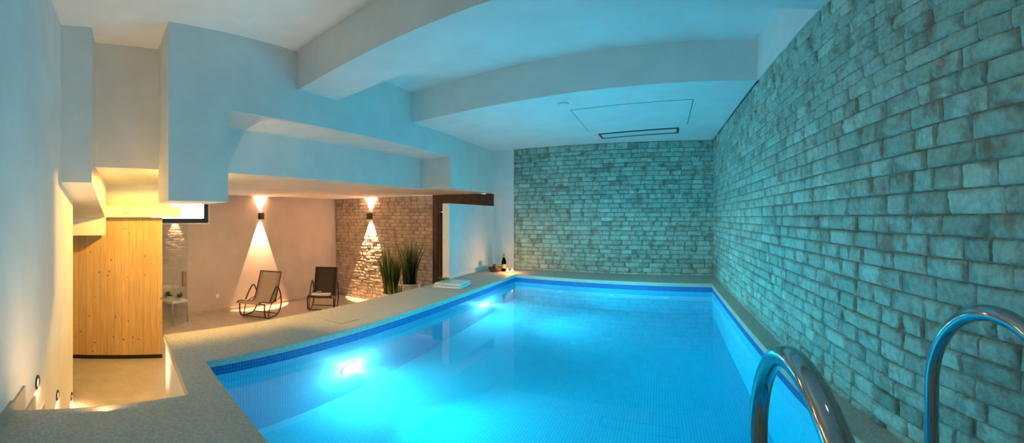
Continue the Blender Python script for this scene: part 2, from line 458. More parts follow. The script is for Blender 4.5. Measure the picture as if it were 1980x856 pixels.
# inlet jets in the far pool wall and small fittings
def jet(x, z, label):
    y = yb(x)
    t = thing('pool_jet', label, 'pool jet', (x, y, z), math.atan(-.2), 'white inlet jets in the far pool wall')
    rot = Matrix.Rotation(R(90), 4, 'X')
    bm = bmesh.new(); lathe(bm, [(.022, 0), (.06, 0), (.058, .012), (.024, .016)], 28, mtx=rot); link('flange', bm, M['white_plastic'], t, True)
    bm = bmesh.new(); lathe(bm, [(.023, 0), (.022, .02), (.012, .024), (0, .02)], 28, mtx=rot); link('nozzle', bm, M['white_plastic'], t, True)
jet(-1.60, .47, 'leftmost white inlet jet in the far pool wall')
jet(-.73, .47, 'middle white inlet jet in the far pool wall')
jet(.12, .47, 'rightmost white inlet jet in the far pool wall')

# ------------------------------------------------------------------ stone walls
def stone_wall(name, p0, d, length, z0, z1, nrm, seed, label, ch=.082, depth=.16, lmin=.13, lmax=.27, m='stone'):
    rnd = random.Random(seed)
    d = Vector((*d, 0)).normalized(); n = Vector((*nrm, 0)).normalized(); o = Vector((*p0, 0))
    bm = bmesh.new(); tl = bm.verts.layers.float.new('tone')
    # backing
    bk = [o, o+d*length, o+d*length-n*depth, o-n*depth]
    prism(bm, [(q.x, q.y) for q in bk], z0, z1, 1)
    # courses
    zs = [z0]
    while zs[-1] < z1-.11: zs.append(zs[-1]+rnd.uniform(ch*.9, ch*1.1))
    zs[-1] = zs[-1] if z1-zs[-1] > .06 else zs.pop() and zs[-1]
    zs.append(z1)
    NU, NV = 11, 6
    for za, zb in zip(zs, zs[1:]):
        u = -rnd.uniform(0, lmax*.6)
        while u < length:
            w = rnd.uniform(lmin, lmax)
            ua, ub = max(u, 0), min(u+w, length); u += w
            if ub-ua < .03: continue
            off = rnd.uniform(-.006, .008); tiltu = rnd.uniform(-.006, .006); tiltv = rnd.uniform(-.004, .005)
            tone = min(1, max(0, rnd.gauss(.56, .16)))
            ph = [rnd.uniform(0, 6.28) for _ in range(6)]
            gu, gv = .0025, .0025
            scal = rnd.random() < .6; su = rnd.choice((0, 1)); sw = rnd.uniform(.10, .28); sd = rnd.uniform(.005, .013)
            g = []
            for i in range(NU+1):
                row = []
                s = i/NU
                s = s*s*(3-2*s)*.85+s*.15
                for j in range(NV+1):
                    t = j/NV; t = t*t*(3-2*t)*.85+t*.15
                    uu = ua+gu+(ub-ua-2*gu)*s; zz = za+gv+(zb-za-2*gv)*t
                    eu = min(uu-ua, ub-uu); ez = min(zz-za, zb-zz)
                    edge = min(1, eu/.006)*min(1, ez/.006)
                    dark = 0
                    hgt = .011+off*.6+tiltu*(s-.5)*2+tiltv*(t-.5)*2
                    hgt += .0016*math.sin(9*s+ph[0]+3*t)+.0013*math.sin(17*s-5*t+ph[1])+.0014*math.sin(11*t+6*s+ph[2])+rnd.uniform(-.0016, .0016)
                    if scal:
                        e_ = (s if su else 1-s)
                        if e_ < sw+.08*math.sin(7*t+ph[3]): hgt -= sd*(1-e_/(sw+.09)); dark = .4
                    hgt = max(hgt, .004)
                    if i in (0, NU) or j in (0, NV): hgt = -.001
                    else: hgt *= (.45+.55*edge)
                    # ragged outlines
                    if i in (0, NU): uu += rnd.uniform(-.0018, .0018)
                    if j in (0, NV): zz += rnd.uniform(-.0012, .0012)
                    q = o+d*uu+n*hgt
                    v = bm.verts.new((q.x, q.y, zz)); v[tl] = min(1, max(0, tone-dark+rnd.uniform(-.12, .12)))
                    row.append(v)
                g.append(row)
            for i in range(NU):
                for j in range(NV):
                    f = bm.faces.new((g[i][j], g[i+1][j], g[i+1][j+1], g[i][j+1]))
                    f.normal_update()
                    if f.normal.dot(n) < 0: f.normal_flip()
                    f.smooth = True
    o_ = link(name, bm, [M[m], M['mortar']], recalc=False)
    tag(o_, label, 'wall', kind='structure')
    return o_
# faces sit on the room side of their plan line
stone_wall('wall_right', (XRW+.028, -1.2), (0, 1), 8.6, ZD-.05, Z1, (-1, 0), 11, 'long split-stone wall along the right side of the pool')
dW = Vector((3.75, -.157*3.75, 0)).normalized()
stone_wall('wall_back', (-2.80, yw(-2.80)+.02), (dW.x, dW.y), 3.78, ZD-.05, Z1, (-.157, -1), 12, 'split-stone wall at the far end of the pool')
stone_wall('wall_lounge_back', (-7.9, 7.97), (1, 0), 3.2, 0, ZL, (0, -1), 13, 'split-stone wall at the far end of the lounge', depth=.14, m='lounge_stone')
bm = bmesh.new()
prism(bm, [(XRW+.012, -1.2), (XRW+.2, -1.2), (XRW+.2, 7.3), (XRW+.012, 7.3)], Z1, Z2+.1)
struct('wall_right_upper', bm, M['plaster'], 'white plaster strip above the right stone wall', 'wall')
# plaster pier between the fascia and the stone
bm = bmesh.new()
prism(bm, [(XF-.02, yw(XF)+.03), (-2.80, yw(-2.80)+.03), (-2.80, yw(-2.8)+.25), (XF-.02, yw(XF)+.25)], 0, Z2+.05)
struct('wall_back_pier', bm, M['plaster'], 'narrow white plaster pier left of the far stone wall', 'wall')

# ------------------------------------------------------------------ ceilings and beams
bm = bmesh.new()
prism(bm, [(-5.9, -1.2), (XRW+.2, -1.6), (XRW+.2, 5.), (-4.1, 6.)], Z2, Z2+.12)
struct('ceiling', bm, M['plaster'], 'white high ceiling above the near half of the pool', 'ceiling')
bm = bmesh.new()
prism(bm, [(XF, y2(XF)), (XRW+.03, y2(XRW+.03)), (XRW+.03, yw(XRW)+.2), (XF, yw(XF)+.2)], Z1, Z2+.1)
lowc = struct('ceiling_lower', bm, M['plaster'], 'white lowered ceiling over the far end of the pool', 'ceiling')
bm = bmesh.new()
prism(bm, [(XF, y1(XF)), (XRW+.012, y1(XRW)), (XRW+.012, y1(XRW)+.59), (XF, y1(XF)+.59)], Z1, Z2+.02)
struct('ceiling_beam', bm, M['plaster'], 'white downstand beam crossing the ceiling over the pool', 'beam')
bm = bmesh.new()
prism(bm, [(-8.1, -2.), (-4.04, -2.), (XB-.139, .4), (XB-.139, 8.2), (-8.1, 8.2)], ZL, ZL+.08)
struct('ceiling_lounge', bm, M['plaster'], 'low white ceiling over the lounge', 'ceiling')

# access hatch, slot diffuser, round cover on the lowered ceiling
def ceil_frame(bm, pts, w, z0, z1):
    """thin rectangular ring along a plan quad"""
    c = sum((Vector((*p, 0)) for p in pts), Vector())/len(pts)
    n = len(pts)
    inn = []
    for i in range(n):
        p0, p, p1_ = Vector((*pts[i-1], 0)), Vector((*pts[i], 0)), Vector((*pts[(i+1) % n], 0))
        a, b = (p0-p).normalized(), (p1_-p).normalized()
        inn.append(p+(a+b)*w/max(.3, abs(a.cross(b).z)))
    for i in range(n):
        j = (i+1) % n
        prism(bm, [pts[i], pts[j], (inn[j].x, inn[j].y), (inn[i].x, inn[i].y)], z0, z1)
hp = [(-1.08, 4.93), (.38, 4.55), (.40, 5.86), (-1.08, 6.27)]
t = thing('access_hatch', 'large flush access hatch in the lowered ceiling', 'hatch', (0, 0, Z1))
bm = bmesh.new(); prism(bm, [(x+(.009 if x < 0 else -.009), y+(.009 if k < 2 else -.009)) for k, (x, y) in enumerate(hp)], -.004, -.0008); link('panel', bm, M['plaster'], t)
bm = bmesh.new(); ceil_frame(bm, hp, .008, -.002, -.0004); tag(link('shadow_gap', bm, M['chain_vent'], t), 'thin dark gap')
vp = [(-.96, 6.47), (.29, 6.06), (.30, 6.44), (-.96, 6.86)]
t = thing('slot_diffuser', 'long slot air diffuser in the ceiling before the far wall', 'air vent', (0, 0, Z1))
bm = bmesh.new(); ceil_frame(bm, vp, .035, -.012, -.0004); tag(link('frame', bm, M['chain_vent'], t), 'dark thin frame')
def lerp2(a, b, s): return (a[0]+(b[0]-a[0])*s, a[1]+(b[1]-a[1])*s)
for k in range(3):
    s0, s1 = .15+.25*k, .15+.25*k+.2
    bm = bmesh.new()
    prism(bm, [lerp2(vp[0], vp[3], s0), lerp2(vp[1], vp[2], s0), lerp2(vp[1], vp[2], s1), lerp2(vp[0], vp[3], s1)], -.009, -.0006)
    bmesh.ops.scale(bm, vec=(.955, 1, 1), space=Matrix.Translation((.33, 0, 0)), verts=bm.verts)
    link('slat', bm, M['white_trim'], t)
bm = bmesh.new(); lathe(bm, [(0, -.03), (.05, -.03), (.062, -.02), (.065, 0), (0, 0)], 32, (-1.09, 4.62, Z1))
tag(link('smoke_detector', bm, M['white_trim'], None, True), 'small round white disc on the lowered ceiling', 'detector')

# ------------------------------------------------------------------ left fascia with its recess
bm = bmesh.new()
sk = .24*(XF-XB)
q0, q1, q2, q3 = 1.31, 1.893, 5.87, yw(XF)+.05
prism(bm, [(XF, q0), (XF, q1), (XB, q1+sk), (XB, q0+sk)], 2.24, Z2+.02)
prism(bm, [(XF, q1), (XF, q2), (XB, q2+sk), (XB, q1+sk)], 3.09, Z2+.02)
prism(bm, [(XF, q2), (XF, q3), (XB, q3+sk), (XB, q2+sk)], ZL, Z2+.02)
prism(bm, [(XB, .42), (XB, q3+.1), (XB-.14, q3+.1), (XB-.14, .42)], ZL, Z2+.02)
struct('wall_left', bm, M['plaster'], 'white fascia wall with a long recess above the lounge opening', 'wall')

# dividing wall on the coping, with its skirting
bm = bmesh.new()
prism(bm, [(XF, 5.82), (XF, yw(XF)+.03), (XF-.14, yw(XF)+.03), (XF-.14, 5.85)], 0, 2.326)
struct('wall_partition', bm, M['plaster'], 'half-height white dividing wall on the left coping', 'wall')
bm = bmesh.new()
prism(bm, [(XF, 5.815), (XF+.016, 5.815), (XF+.016, yw(XF)+.03), (XF, yw(XF)+.03)], ZD, ZD+.07)
struct('baseboard_left', bm, M['white_trim'], 'low skirting at the foot of the dividing wall', 'skirting')

# dark wooden door beyond the dividing wall
t = thing('door_1', 'dark brown wooden door and frame behind the dividing wall', 'door', (-4.02, 7.80, 0)); t['kind'] = 'structure'
bm = bmesh.new()
box(bm, (-.63, 0, ZL/2), (.13, .16, ZL-.004), 0, None, .006); box(bm, (.665, 0, ZL/2), (.19, .16, ZL-.004), 0, None, .006); box(bm, (0, 0, 2.40), (1.13, .16, .36), 0, None, .006)
link('door_frame', bm, M['brown_wood'], t)
bm = bmesh.new()
box(bm, (0, .04, 1.11), (1.12, .045, 2.21), 0, None, .003)
for zz in (.55, 1.6): box(bm, (0, .012, zz), (.8, .02, .75), 0, None, .008)
dl = link('door_leaf', bm, M['brown_wood'], t)
bm = bmesh.new(); tube(bm, [(.42, .015, 1.02), (.42, -.03, 1.02), (.32, -.035, 1.02)], .009, 10)
link('door_handle', bm, M['brushed'], dl)

# ------------------------------------------------------------------ wall along the stairs and behind the camera
bm = bmesh.new()
A0, A1 = XRW+.2, -4.33
prism(bm, [(A1, yl(A1)), (A0, yl(A0)), (A0, yl(A0)-.15), (A1-.04, yl(A1)-.14)], 0, Z2+.02)
struct('wall_near', bm, M['plaster'], 'white wall along the stairs', 'wall')
# stepped skirting
bm = bmesh.new()
def skirt(xa, xb, z0, z1):
    prism(bm, [(xa, yl(xa)), (xb, yl(xb)), (xb, yl(xb)+.014), (xa, yl(xa)+.014)], z0, z1)
skirt(XE-.02, XRW, ZD, ZD+.05)
for k in range(1, 6):
    xa, xb = XE-TR*(k-1), XE-TR*k
    skirt(xb, xa, ZD-RS*k, ZD-RS*k+.215)
struct('baseboard_near', bm, M['skirting'], 'stone skirting stepping down along the stairs', 'skirting')
# step lamps
def step_light(x, z, label):
    rz = math.atan(-.286)
    t = thing('step_light', label, 'wall light', (x, yl(x), z), rz, 'round recessed lamps along the stairs')
    rot = Matrix.Rotation(R(-90), 4, 'X')
    bm = bmesh.new(); lathe(bm, [(.030, 0), (.050, 0), (.050, .008), (.044, .012), (.030, .010)], 32, mtx=rot); link('ring', bm, M['lamp_body'], t, True)
    bm = bmesh.new(); lathe(bm, [(.031, 0), (.031, .005), (0, .006)], 24, mtx=rot); link('lens', bm, M['step_lens'], t, True)
    l = lamp('bulb', 'SPOT', (0, .03, -.006), (1., .62, .30), STEP_W, t, shadow_soft_size=.012, spot_size=R(150), spot_blend=.6)
    aim(l, (0, .35, -1))
STEP_W = 5
step_light(-2.59, 1.008, 'uppermost round recessed lamp in the stair wall')
step_light(-3.34, .56, 'middle round recessed lamp in the stair wall')
step_light(-4.20, .14, 'lowest round recessed lamp in the stair wall')

# sloping bulkhead over the stairs
bm = bmesh.new()
sec = [(-3.55, Z2+.02), (-3.55, 2.405), (-5.4, 2.1), (-5.4, 1.86), (-5.66, 1.86), (-5.66, Z2+.02)]
yr = lambda x: .715-.30*(x+3.55)
a = [bm.verts.new((x, yl(max(x, -4.33))-.02-(.0 if x > -4.4 else -.0), z)) for x, z in sec]
b = [bm.verts.new((x, yr(x), z)) for x, z in sec]
bm.faces.new(a); bm.faces.new(b[::-1])
for i in range(6): bm.faces.new((a[i], a[(i+1) % 6], b[(i+1) % 6], b[i]))
struct('wall_bulkhead', bm, M['plaster'], 'white boxed bulkhead with sloping underside above the stairs', 'wall')

# ------------------------------------------------------------------ sauna
t = thing('sauna_cabin', 'pine-boarded sauna cabin below the stairs with a black plinth', 'sauna', (0, 0, 0))
P0, P1, P2, P3 = (-5.93, .64), (-5.55, 2.15), (-7.84, 2.72), (-7.84, .1)
bm = bmesh.new(); uvl = bm.loops.layers.uv.new('UVMap')
fs = prism(bm, [P0, P1, P2, P3], .06, 2.1)
acc = 0
for f in bm.faces:
    for lp in f.loops:
        v = lp.vert.co
        lp[uvl].uv = ((v.y*.97 if abs(f.normal.x) > -1 else 0), v.z) if True else (0, 0)
link('cabin_walls', bm, M['pine'], t)
bm = bmesh.new()
inset = lambda p: (p[0]-.03, p[1]-.004)
prism(bm, [(P0[0]+.004, P0[1]), (P1[0]+.004, P1[1]), (P2[0], P2[1]), (P3[0], P3[1])], 0, .058)
tag(link('plinth', bm, M['plinth'], t), 'black plinth strip')
# hinged glass door at the cabin's far side
bm = bmesh.new()
G0, G1 = Vector((-6.86, 2.585, 0)), Vector((-7.33, 3.37, 0))
dv = (G1-G0).normalized(); nv = Vector((-dv.y, dv.x, 0))*.005
prism(bm, [((G0+nv).x, (G0+nv).y), ((G1+nv).x, (G1+nv).y), ((G1-nv).x, (G1-nv).y), ((G0-nv).x, (G0-nv).y)], .03, 1.98)
gd = tag(link('glass_door', bm, M['pane_glass'], t), 'clear glass door standing open')
hp_ = G0+dv*.80
bm = bmesh.new()
for s in (1, -1):
    c = hp_+nv.normalized()*(.04*s)
    tube(bm, catmull([(c.x, c.y, .76), (c.x, c.y, .9), (c.x, c.y, 1.05)], 4), .016, 12)
tag(link('door_handle', bm, M['terracotta_wood'], gd), 'reddish wooden pull handle')
for zz in (.8, 1.01):
    bm = bmesh.new(); tube(bm, [hp_+nv.normalized()*.05+Vector((0, 0, zz)), hp_-nv.normalized()*.05+Vector((0, 0, zz))], .008, 10)
    link('handle_bolt', bm, M['brushed'], gd)
for zz in (.35, 1.7):
    bm = bmesh.new(); c = G0+dv*.03; box(bm, (c.x, c.y, zz), (.05, .05, .09), 0, None, .006); link('hinge', bm, M['brushed'], gd)
bm = bmesh.new(); box(bm, (-6.35, 2.40, 1.62), (.09, .05, .14), 0, None, .008)
tag(link('control_panel', bm, M['black'], t), 'small black control panel')

# boxed roof over the sauna and wall above
bm = bmesh.new()
prism(bm, [(-5.62, 1.20), (-5.36, 2.36), (-7.84, 2.95), (-7.84, .3)], 2.102, 2.25)
prism(bm, [(-5.98, 1.20), (-5.70, 2.34), (-7.84, 2.9), (-7.84, .3)], 2.25, ZL)
struct('wall_sauna_top', bm, M['plaster'], 'white boxed-in top above the sauna cabin', 'wall')
t = thing('vent_grille', 'small grey vent on the white box above the sauna', 'vent', (-5.515, 1.62, 2.172), R(-12))
bm = bmesh.new(); box(bm, (0, 0, 0), (.014, .105, .05), 0, None, .004); link('frame', bm, M['white_trim'], t)
for k in range(3):
    bm = bmesh.new(); box(bm, (.008, 0, -.012+.012*k), (.006, .085, .007)); link('slat', bm, M['brushed'], t)

# ------------------------------------------------------------------ lounge walls, window, skirting
WX = -7.9
wy0, wy1, wz0, wz1 = 2.72, 4.12, 1.98, 2.50
bm = bmesh.new()
def wl(ya, yb_, za, zb): prism(bm, [(WX, ya), (WX, yb_), (WX-.3, yb_), (WX-.3, ya)], za, zb)
wl(-2., wy0, 0, ZL); wl(wy1, 8.1, 0, ZL); wl(wy0, wy1, 0, wz0); wl(wy0, wy1, wz1, ZL)
struct('wall_lounge', bm, M['lounge_plaster'], 'taupe plaster wall behind the loungers', 'wall')
bm = bmesh.new()
prism(bm, [(-9, -2.), (-3.9, -2.), (-3.9, -2.15), (-9, -2.15)], 0, ZL)
prism(bm, [(-4.33, yl(-4.33)-.15), (-4.33, -2.1), (-4.2, -2.1), (-4.2, yl(-4.33)-.16)], 0, ZL)
struct('wall_lounge_near', bm, M['plaster'], 'white wall closing the near end of the lounge', 'wall')
bm = bmesh.new()
box(bm, (WX+.008, (2.75+7.95)/2, .036), (.016, 5.2, .072), 0, None, .003)
struct('baseboard_lounge', bm, M['skirting'], 'beige tile skirting along the taupe wall', 'skirting')
t = thing('window_1', 'high narrow window with dark frame in the taupe wall', 'window', (WX, 0, 0)); t['kind'] = 'structure'
fw = .095
bm = bmesh.new()
for (ya, yb_, za, zb) in ((wy0, wy1, wz0, wz0+fw), (wy0, wy1, wz1-fw, wz1), (wy0, wy0+fw, wz0+fw, wz1-fw), (wy1-fw, wy1, wz0+fw, wz1-fw)):
    box(bm, (-.06, (ya+yb_)/2, (za+zb)/2), (.10, yb_-ya, zb-za), 0, None, .004)
wf = link('window_frame', bm, M['anthracite'], t)
bm = bmesh.new()
box(bm, (-.06, (wy0+wy1)/2, (wz0+wz1)/2), (.012, wy1-wy0-2*fw, wz1-wz0-2*fw)); link('pane', bm, M['pane_glass'], wf)
bm = bmesh.new()
box(bm, (.006, (wy0+wy1)/2, wz0-.014), (.012, wy1-wy0+.05, .026), 0, None, .002); box(bm, (.006, wy1+.012, (wz0+wz1)/2), (.012, .024, wz1-wz0), 0, None, .002)
link('window_surround', bm, M['white_trim'], t)

# wall socket
t = thing('wall_socket', 'white wall socket low on the taupe wall', 'socket', (WX, 4.34, .37))
bm = bmesh.new(); box(bm, (.005, 0, 0), (.01, .084, .084), 0, None, .004); link('plate', bm, M['white_plastic'], t)
bm = bmesh.new(); lathe(bm, [(0, .0085), (.019, .0085), (.021, .013), (.024, .013), (.024, .009)], 24, mtx=Matrix.Rotation(R(90), 4, 'Y')); link('outlet', bm, M['white_plastic'], t, True)

# up-and-down wall lamps
def wall_lamp(loc, n, label, watts):
    rz = math.atan2(n[1], n[0])
    t = thing('wall_lamp', label, 'wall lamp', loc, rz, 'dark up-and-down lamps in the lounge')
    bm = bmesh.new()
    for (c, s) in (((.045, .052, 0), (.09, .006, .15)), ((.045, -.052, 0), (.09, .006, .15)), ((.093, 0, 0), (.006, .11, .15)), ((.003, 0, 0), (.006, .11, .15))): box(bm, c, s, 0, None, .001)
    link('housing', bm, M['lamp_body'], t)
    bm = bmesh.new(); box(bm, (.048, 0, 0), (.084, .098, .05)); link('light_block', bm, M['lamp_body'], t)
    for s in (1, -1):
        bm = bmesh.new(); lathe(bm, [(0, .004*s), (.03, .004*s), (.03, 0)], 20, (.05, 0, .026*s)); link('lens', bm, M['warm_lens'], t)
        l = lamp('bulb', 'SPOT', (.052, 0, .078*s), (1., .50, .24), watts if s < 0 else watts*.35, t, shadow_soft_size=.006, spot_size=R(54), spot_blend=.12)
        aim(l, (-.28, 0, s))
LAMP_W = 1300
wall_lamp((WX, 5.47, 2.13), (1, 0), 'dark up-and-down lamp on the taupe wall above the light lounger', LAMP_W)
wall_lamp((-6.66, 7.945, 2.13), (0, -1), 'dark up-and-down lamp on the stone wall above the tall plants', LAMP_W)

# ------------------------------------------------------------------ rocking loungers
def rocker(loc, rz, label, sl):
    t = thing('rocking_lounger', label, 'lounger', loc, rz, 'rocking loungers by the taupe wall')
    W = .29
    # seat and back frame: local +y is forward
    prof = [(.50, .355), (.44, .385), (.30, .375), (.10, .325), (-.10, .30), (-.20, .33), (-.28, .45), (-.40, .70), (-.49, .91)]
    for s in (1, -1):
        bm = bmesh.new()
        tube(bm, catmull([(s*(W-.035), y, z) for y, z in prof], 6), .011, 10)
        link('seat_rail', bm, M['black_tube'], t)
        bm = bmesh.new()
        loop = [(.42, .34), (.43, .20), (.38, .07), (.22, .018), (0, .012), (-.22, .018), (-.42, .09), (-.53, .24), (-.50, .42), (-.38, .58), (-.26, .63), (-.12, .56), (.02, .45), (.12, .355)]
        tube(bm, catmull([(s*W, y*.78, z) for y, z in loop], 6), .0145, 12)
        tag(link('side_frame', bm, M['black_tube'], t), 'black rocker runner and armrest')
        bm = bmesh.new()
        tube(bm, catmull([(s*W, -.39, .40), (s*W, -.32, .36), (s*W, -.18, .345), (s*W, .02, .30), (s*W, .12, .20), (s*W, .17, .025)], 5), .010, 10)
        link('brace', bm, M['black_tube'], t)
    for (y, z) in ((.33, .335), (.17, .018), (-.235, .036), (-.20, .31)):
        bm = bmesh.new(); tube(bm, [(-W, y, z), (W, y, z)], .010, 10); link('crossbar', bm, M['black_tube'], t)
    bm = bmesh.new(); tube(bm, [(-W+.035, -.49, .91), (W-.035, -.49, .91)], .011, 10); link('top_bar', bm, M['black_tube'], t)
    # sling
    bm = bmesh.new()
    cs = catmull([(0, y, z) for y, z in prof], 5)
    rows = []
    for p in cs:
        rows.append([bm.verts.new((x*(W-.037), p.y, p.z+.004-.012*(1-x*x))) for x in (-1, -.5, 0, .5, 1)])
    for a, b in zip(rows, rows[1:]):
        for k in range(4): bm.faces.new((a[k], a[k+1], b[k+1], b[k]))
    bmesh.ops.solidify(bm, geom=bm.faces[:], thickness=.004)
    link('sling', bm, sl, t, True)
    return t
rocker((-7.12, 4.93, 0), math.atan2(-.90, .44)-math.pi/2, 'rocking lounger with light taupe sling under the left wall lamp', M['sling_taupe'])
r2 = (-6.78, 6.42, 0); rz2 = math.atan2(-.80, .60)-math.pi/2
rocker(r2, rz2, 'rocking lounger with dark sling holding a white towel', M['sling_dark'])

def towel(name, loc, rz, size, layers, label, cat='towel', tilt=0., group=None):
    t = thing(name, label, cat, loc, rz, group); t.rotation_euler[0] = tilt
    w, d, h = size
    bm = bmesh.new()
    lh = h/layers
    for k in range(layers):
        # each layer a soft folded pad, rounded at the fold
        n = 10
        pts = [(w/2-.004*k, -d/2+.004), (w/2-.004*k, d/2-.006*k)]
        box(bm, (0, .002*k, lh*(k+.5)), (w-.008*k, d-.010*k, lh*.96), 0, None, lh*.42, 4)
    bmesh.ops.subdivide_edges(bm, edges=[e for e in bm.edges if e.calc_length() > .12], cuts=5, use_grid_fill=True)
    for v in bm.verts: v.co.z += .004*math.sin(v.co.x*17+1)*math.cos(v.co.y*21)*(v.co.z/h)
    link('terry_cloth', bm, M['towel'], t, True)
    return t
def flower(loc, rz, label, petal, leaves, scale=1., group=None):
    t = thing('flower_sprig', label, 'flower', loc, rz, group)
    rnd = random.Random(int(loc[0]*1000))
    for (dx, dy) in leaves:
        bm = bmesh.new()
        n = 9; 
        for k in range(n):
            a = 2*math.pi*k/n+rnd.uniform(-.2, .2); el = rnd.uniform(.25, .9)
            d = Vector((math.cos(a)*math.cos(el), math.sin(a)*math.cos(el), math.sin(el)))
            s = Vector((-math.sin(a), math.cos(a), 0)); L_ = .038*scale
            c0 = Vector((dx, dy, .012*scale))
            ring = [c0, c0+d*L_*.5+s*.013*scale, c0+d*L_+Vector((0, 0, -.006*scale)), c0+d*L_*.5-s*.013*scale]
            bm.faces.new([bm.verts.new(q) for q in ring])
        bmesh.ops.solidify(bm, geom=bm.faces[:], thickness=.0015)
        link('blossom', bm, petal, t)
    bm = bmesh.new()
    for k in range(10):
        a = rnd.uniform(0, 6.28); L_ = rnd.uniform(.05, .085)*scale; el = rnd.uniform(.02, .7)
        d = Vector((math.cos(a)*math.cos(el), math.sin(a)*math.cos(el), math.sin(el))); s = Vector((-math.sin(a), math.cos(a), 0))
        c0 = Vector((0, 0, .006*scale))
        bm.faces.new([bm.verts.new(q) for q in (c0, c0+d*L_*.5+s*.013*scale, c0+d*L_, c0+d*L_*.5-s*.013*scale)])
    bmesh.ops.solidify(bm, geom=bm.faces[:], thickness=.0015)
    link('leaves', bm, M['leaf_small'], t)
    return t
def loc_on(r, rz, p):
    c, s = math.cos(rz), math.sin(rz)
    return (r[0]+c*p[0]-s*p[1], r[1]+s*p[0]+c*p[1], r[2]+p[2])
towel('folded_towel', loc_on(r2, rz2, (0, .24, .362)), rz2, (.40, .30, .055), 2, 'folded white towel on the seat of the dark lounger', tilt=R(8))
flower(loc_on(r2, rz2, (.02, .26, .423)), rz2, 'small cream flower on the towel on the dark lounger', M['petal'], [(0, 0), (.05, .02)], 1.2)

# towels on the coping
tb = (-2.86, 5.24, ZD)
towel('folded_towel', tb, R(8), (.42, .46, .034), 1, 'lower folded white towel on the pool coping')
towel('folded_towel', (tb[0], tb[1], ZD+.0365), R(9), (.40, .44, .032), 1, 'upper folded white towel on the pool coping carrying a yellow sprig')
flower((tb[0]-.10, tb[1]-.05, ZD+.0695), 0, 'small yellow flower sprig on the towels by the pool', M['petal_yellow'], [(0, 0), (-.04, .03), (.02, .04)], 1.7)

# ------------------------------------------------------------------ plants
def plant(loc, label, pot_r, pot_h, blades, hmin, hmax, spread, seed, tmin, tmax, lean=.35):
    t = thing('potted_plant', label, 'plant', loc, 0, 'tall plants before the lounge stone wall')
    bm = bmesh.new(); lathe(bm, [(0, 0), (pot_r*.78, 0), (pot_r*.84, .02), (pot_r, pot_h-.03), (pot_r*1.02, pot_h), (pot_r*.93, pot_h), (pot_r*.9, pot_h-.06), (0, pot_h-.06)], 48)
    link('pot', bm, M['pot'], t, True)
    bm = bmesh.new(); lathe(bm, [(0, pot_h-.03), (pot_r*.5, pot_h-.028), (pot_r*.905, pot_h-.04), (pot_r*.9, pot_h-.058), (0, pot_h-.058)], 32); link('soil', bm, M['soil'], t, True)
    rnd = random.Random(seed)
    bm = bmesh.new(); tl = bm.verts.layers.float.new('tone')
    for k in range(blades):
        a = rnd.uniform(0, 6.28); r0 = pot_r*spread*math.sqrt(rnd.random())
        base = Vector((r0*math.cos(a), r0*math.sin(a), pot_h-.04))
        H = rnd.uniform(hmin, hmax); ln = rnd.uniform(.02, lean)*H*(.4+r0/pot_r); a2 = a+rnd.uniform(-.7, .7)
        w = rnd.uniform(.013, .024); side = Vector((-math.sin(a2+.6), math.cos(a2+.6), 0))
        tone = rnd.uniform(tmin, tmax)
        prev = None
        for i in range(7):
            s = i/6
            c = base+Vector((math.cos(a2), math.sin(a2), 0))*ln*s*s+Vector((0, 0, H*(s-.06*s*s*(ln/H)*3)))
            ww = w*(1-s**2.2)+.0008
            v0 = bm.verts.new(c-side*ww); v1 = bm.verts.new(c+side*ww+Vector((0, 0, 0)))
            vm = bm.verts.new(c+Vector((math.cos(a2), math.sin(a2), 0))*-.004*(1-s))
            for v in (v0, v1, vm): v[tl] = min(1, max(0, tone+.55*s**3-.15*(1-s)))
            if prev:
                bm.faces.new((prev[0], prev[2], vm, v0)); bm.faces.new((prev[2], prev[1], v1, vm))
            prev = (v0, v1, vm)
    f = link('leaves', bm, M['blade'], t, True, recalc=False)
    return t
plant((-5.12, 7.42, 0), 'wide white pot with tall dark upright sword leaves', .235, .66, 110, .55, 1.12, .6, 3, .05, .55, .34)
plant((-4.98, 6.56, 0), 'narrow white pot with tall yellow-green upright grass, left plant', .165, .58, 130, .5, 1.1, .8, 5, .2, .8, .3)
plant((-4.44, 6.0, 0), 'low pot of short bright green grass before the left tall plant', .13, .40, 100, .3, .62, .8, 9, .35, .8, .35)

# ------------------------------------------------------------------ corner still life
def candle(x, y, label):
    t = thing('candle_glass', label, 'candle', (x, y, ZD), 0, 'lit candles in glasses in the corner of the coping')
    bm = bmesh.new(); lathe(bm, [(0, 0), (.031, 0), (.036, .012), (.040, .095), (.0375, .095), (.0335, .014), (0, .010)], 32); link('glass', bm, M['clear_glass'], t, True)
    bm = bmesh.new(); lathe(bm, [(0, .012), (.030, .012), (.031, .035), (0, .034)], 24); link('wax', bm, M['wax'], t, True)
    bm = bmesh.new(); lathe(bm, [(0, .036), (.009, .046), (.0075, .060), (0, .084)], 12); link('flame', bm, M['flame'], t, True)
    l = lamp('candlelight', 'POINT', (0, 0, .10), (1., .40, .12), CAN_W, t, shadow_soft_size=0.)
CAN_W = 4.6
candle(-2.665, 6.93, 'lit candle in a glass, left of the pair, beside the bottle')
candle(-2.585, 6.96, 'lit candle in a glass, right of the pair, nearest the stone wall')
bt = thing('wine_bottle', 'dark green bottle with dull gold neck foil in the coping corner', 'bottle', (-2.80, 7.10, ZD))
bm = bmesh.new(); lathe(bm, [(0, .012), (.030, .0), (.042, .004), (.0435, .02), (.0435, .16), (.040, .195), (.026, .235), (.0165, .265), (.0150, .31), (.0165, .312), (.0165, .322), (0, .322)], 36); link('bottle_body', bm, M['bottle_glass'], bt, True)
bm = bmesh.new(); lathe(bm, [(.0185, .258), (.0172, .31), (.0185, .316), (.018, .328), (0, .330)], 28); tag(link('neck_foil', bm, M['gold'], bt, True), 'gold foil')
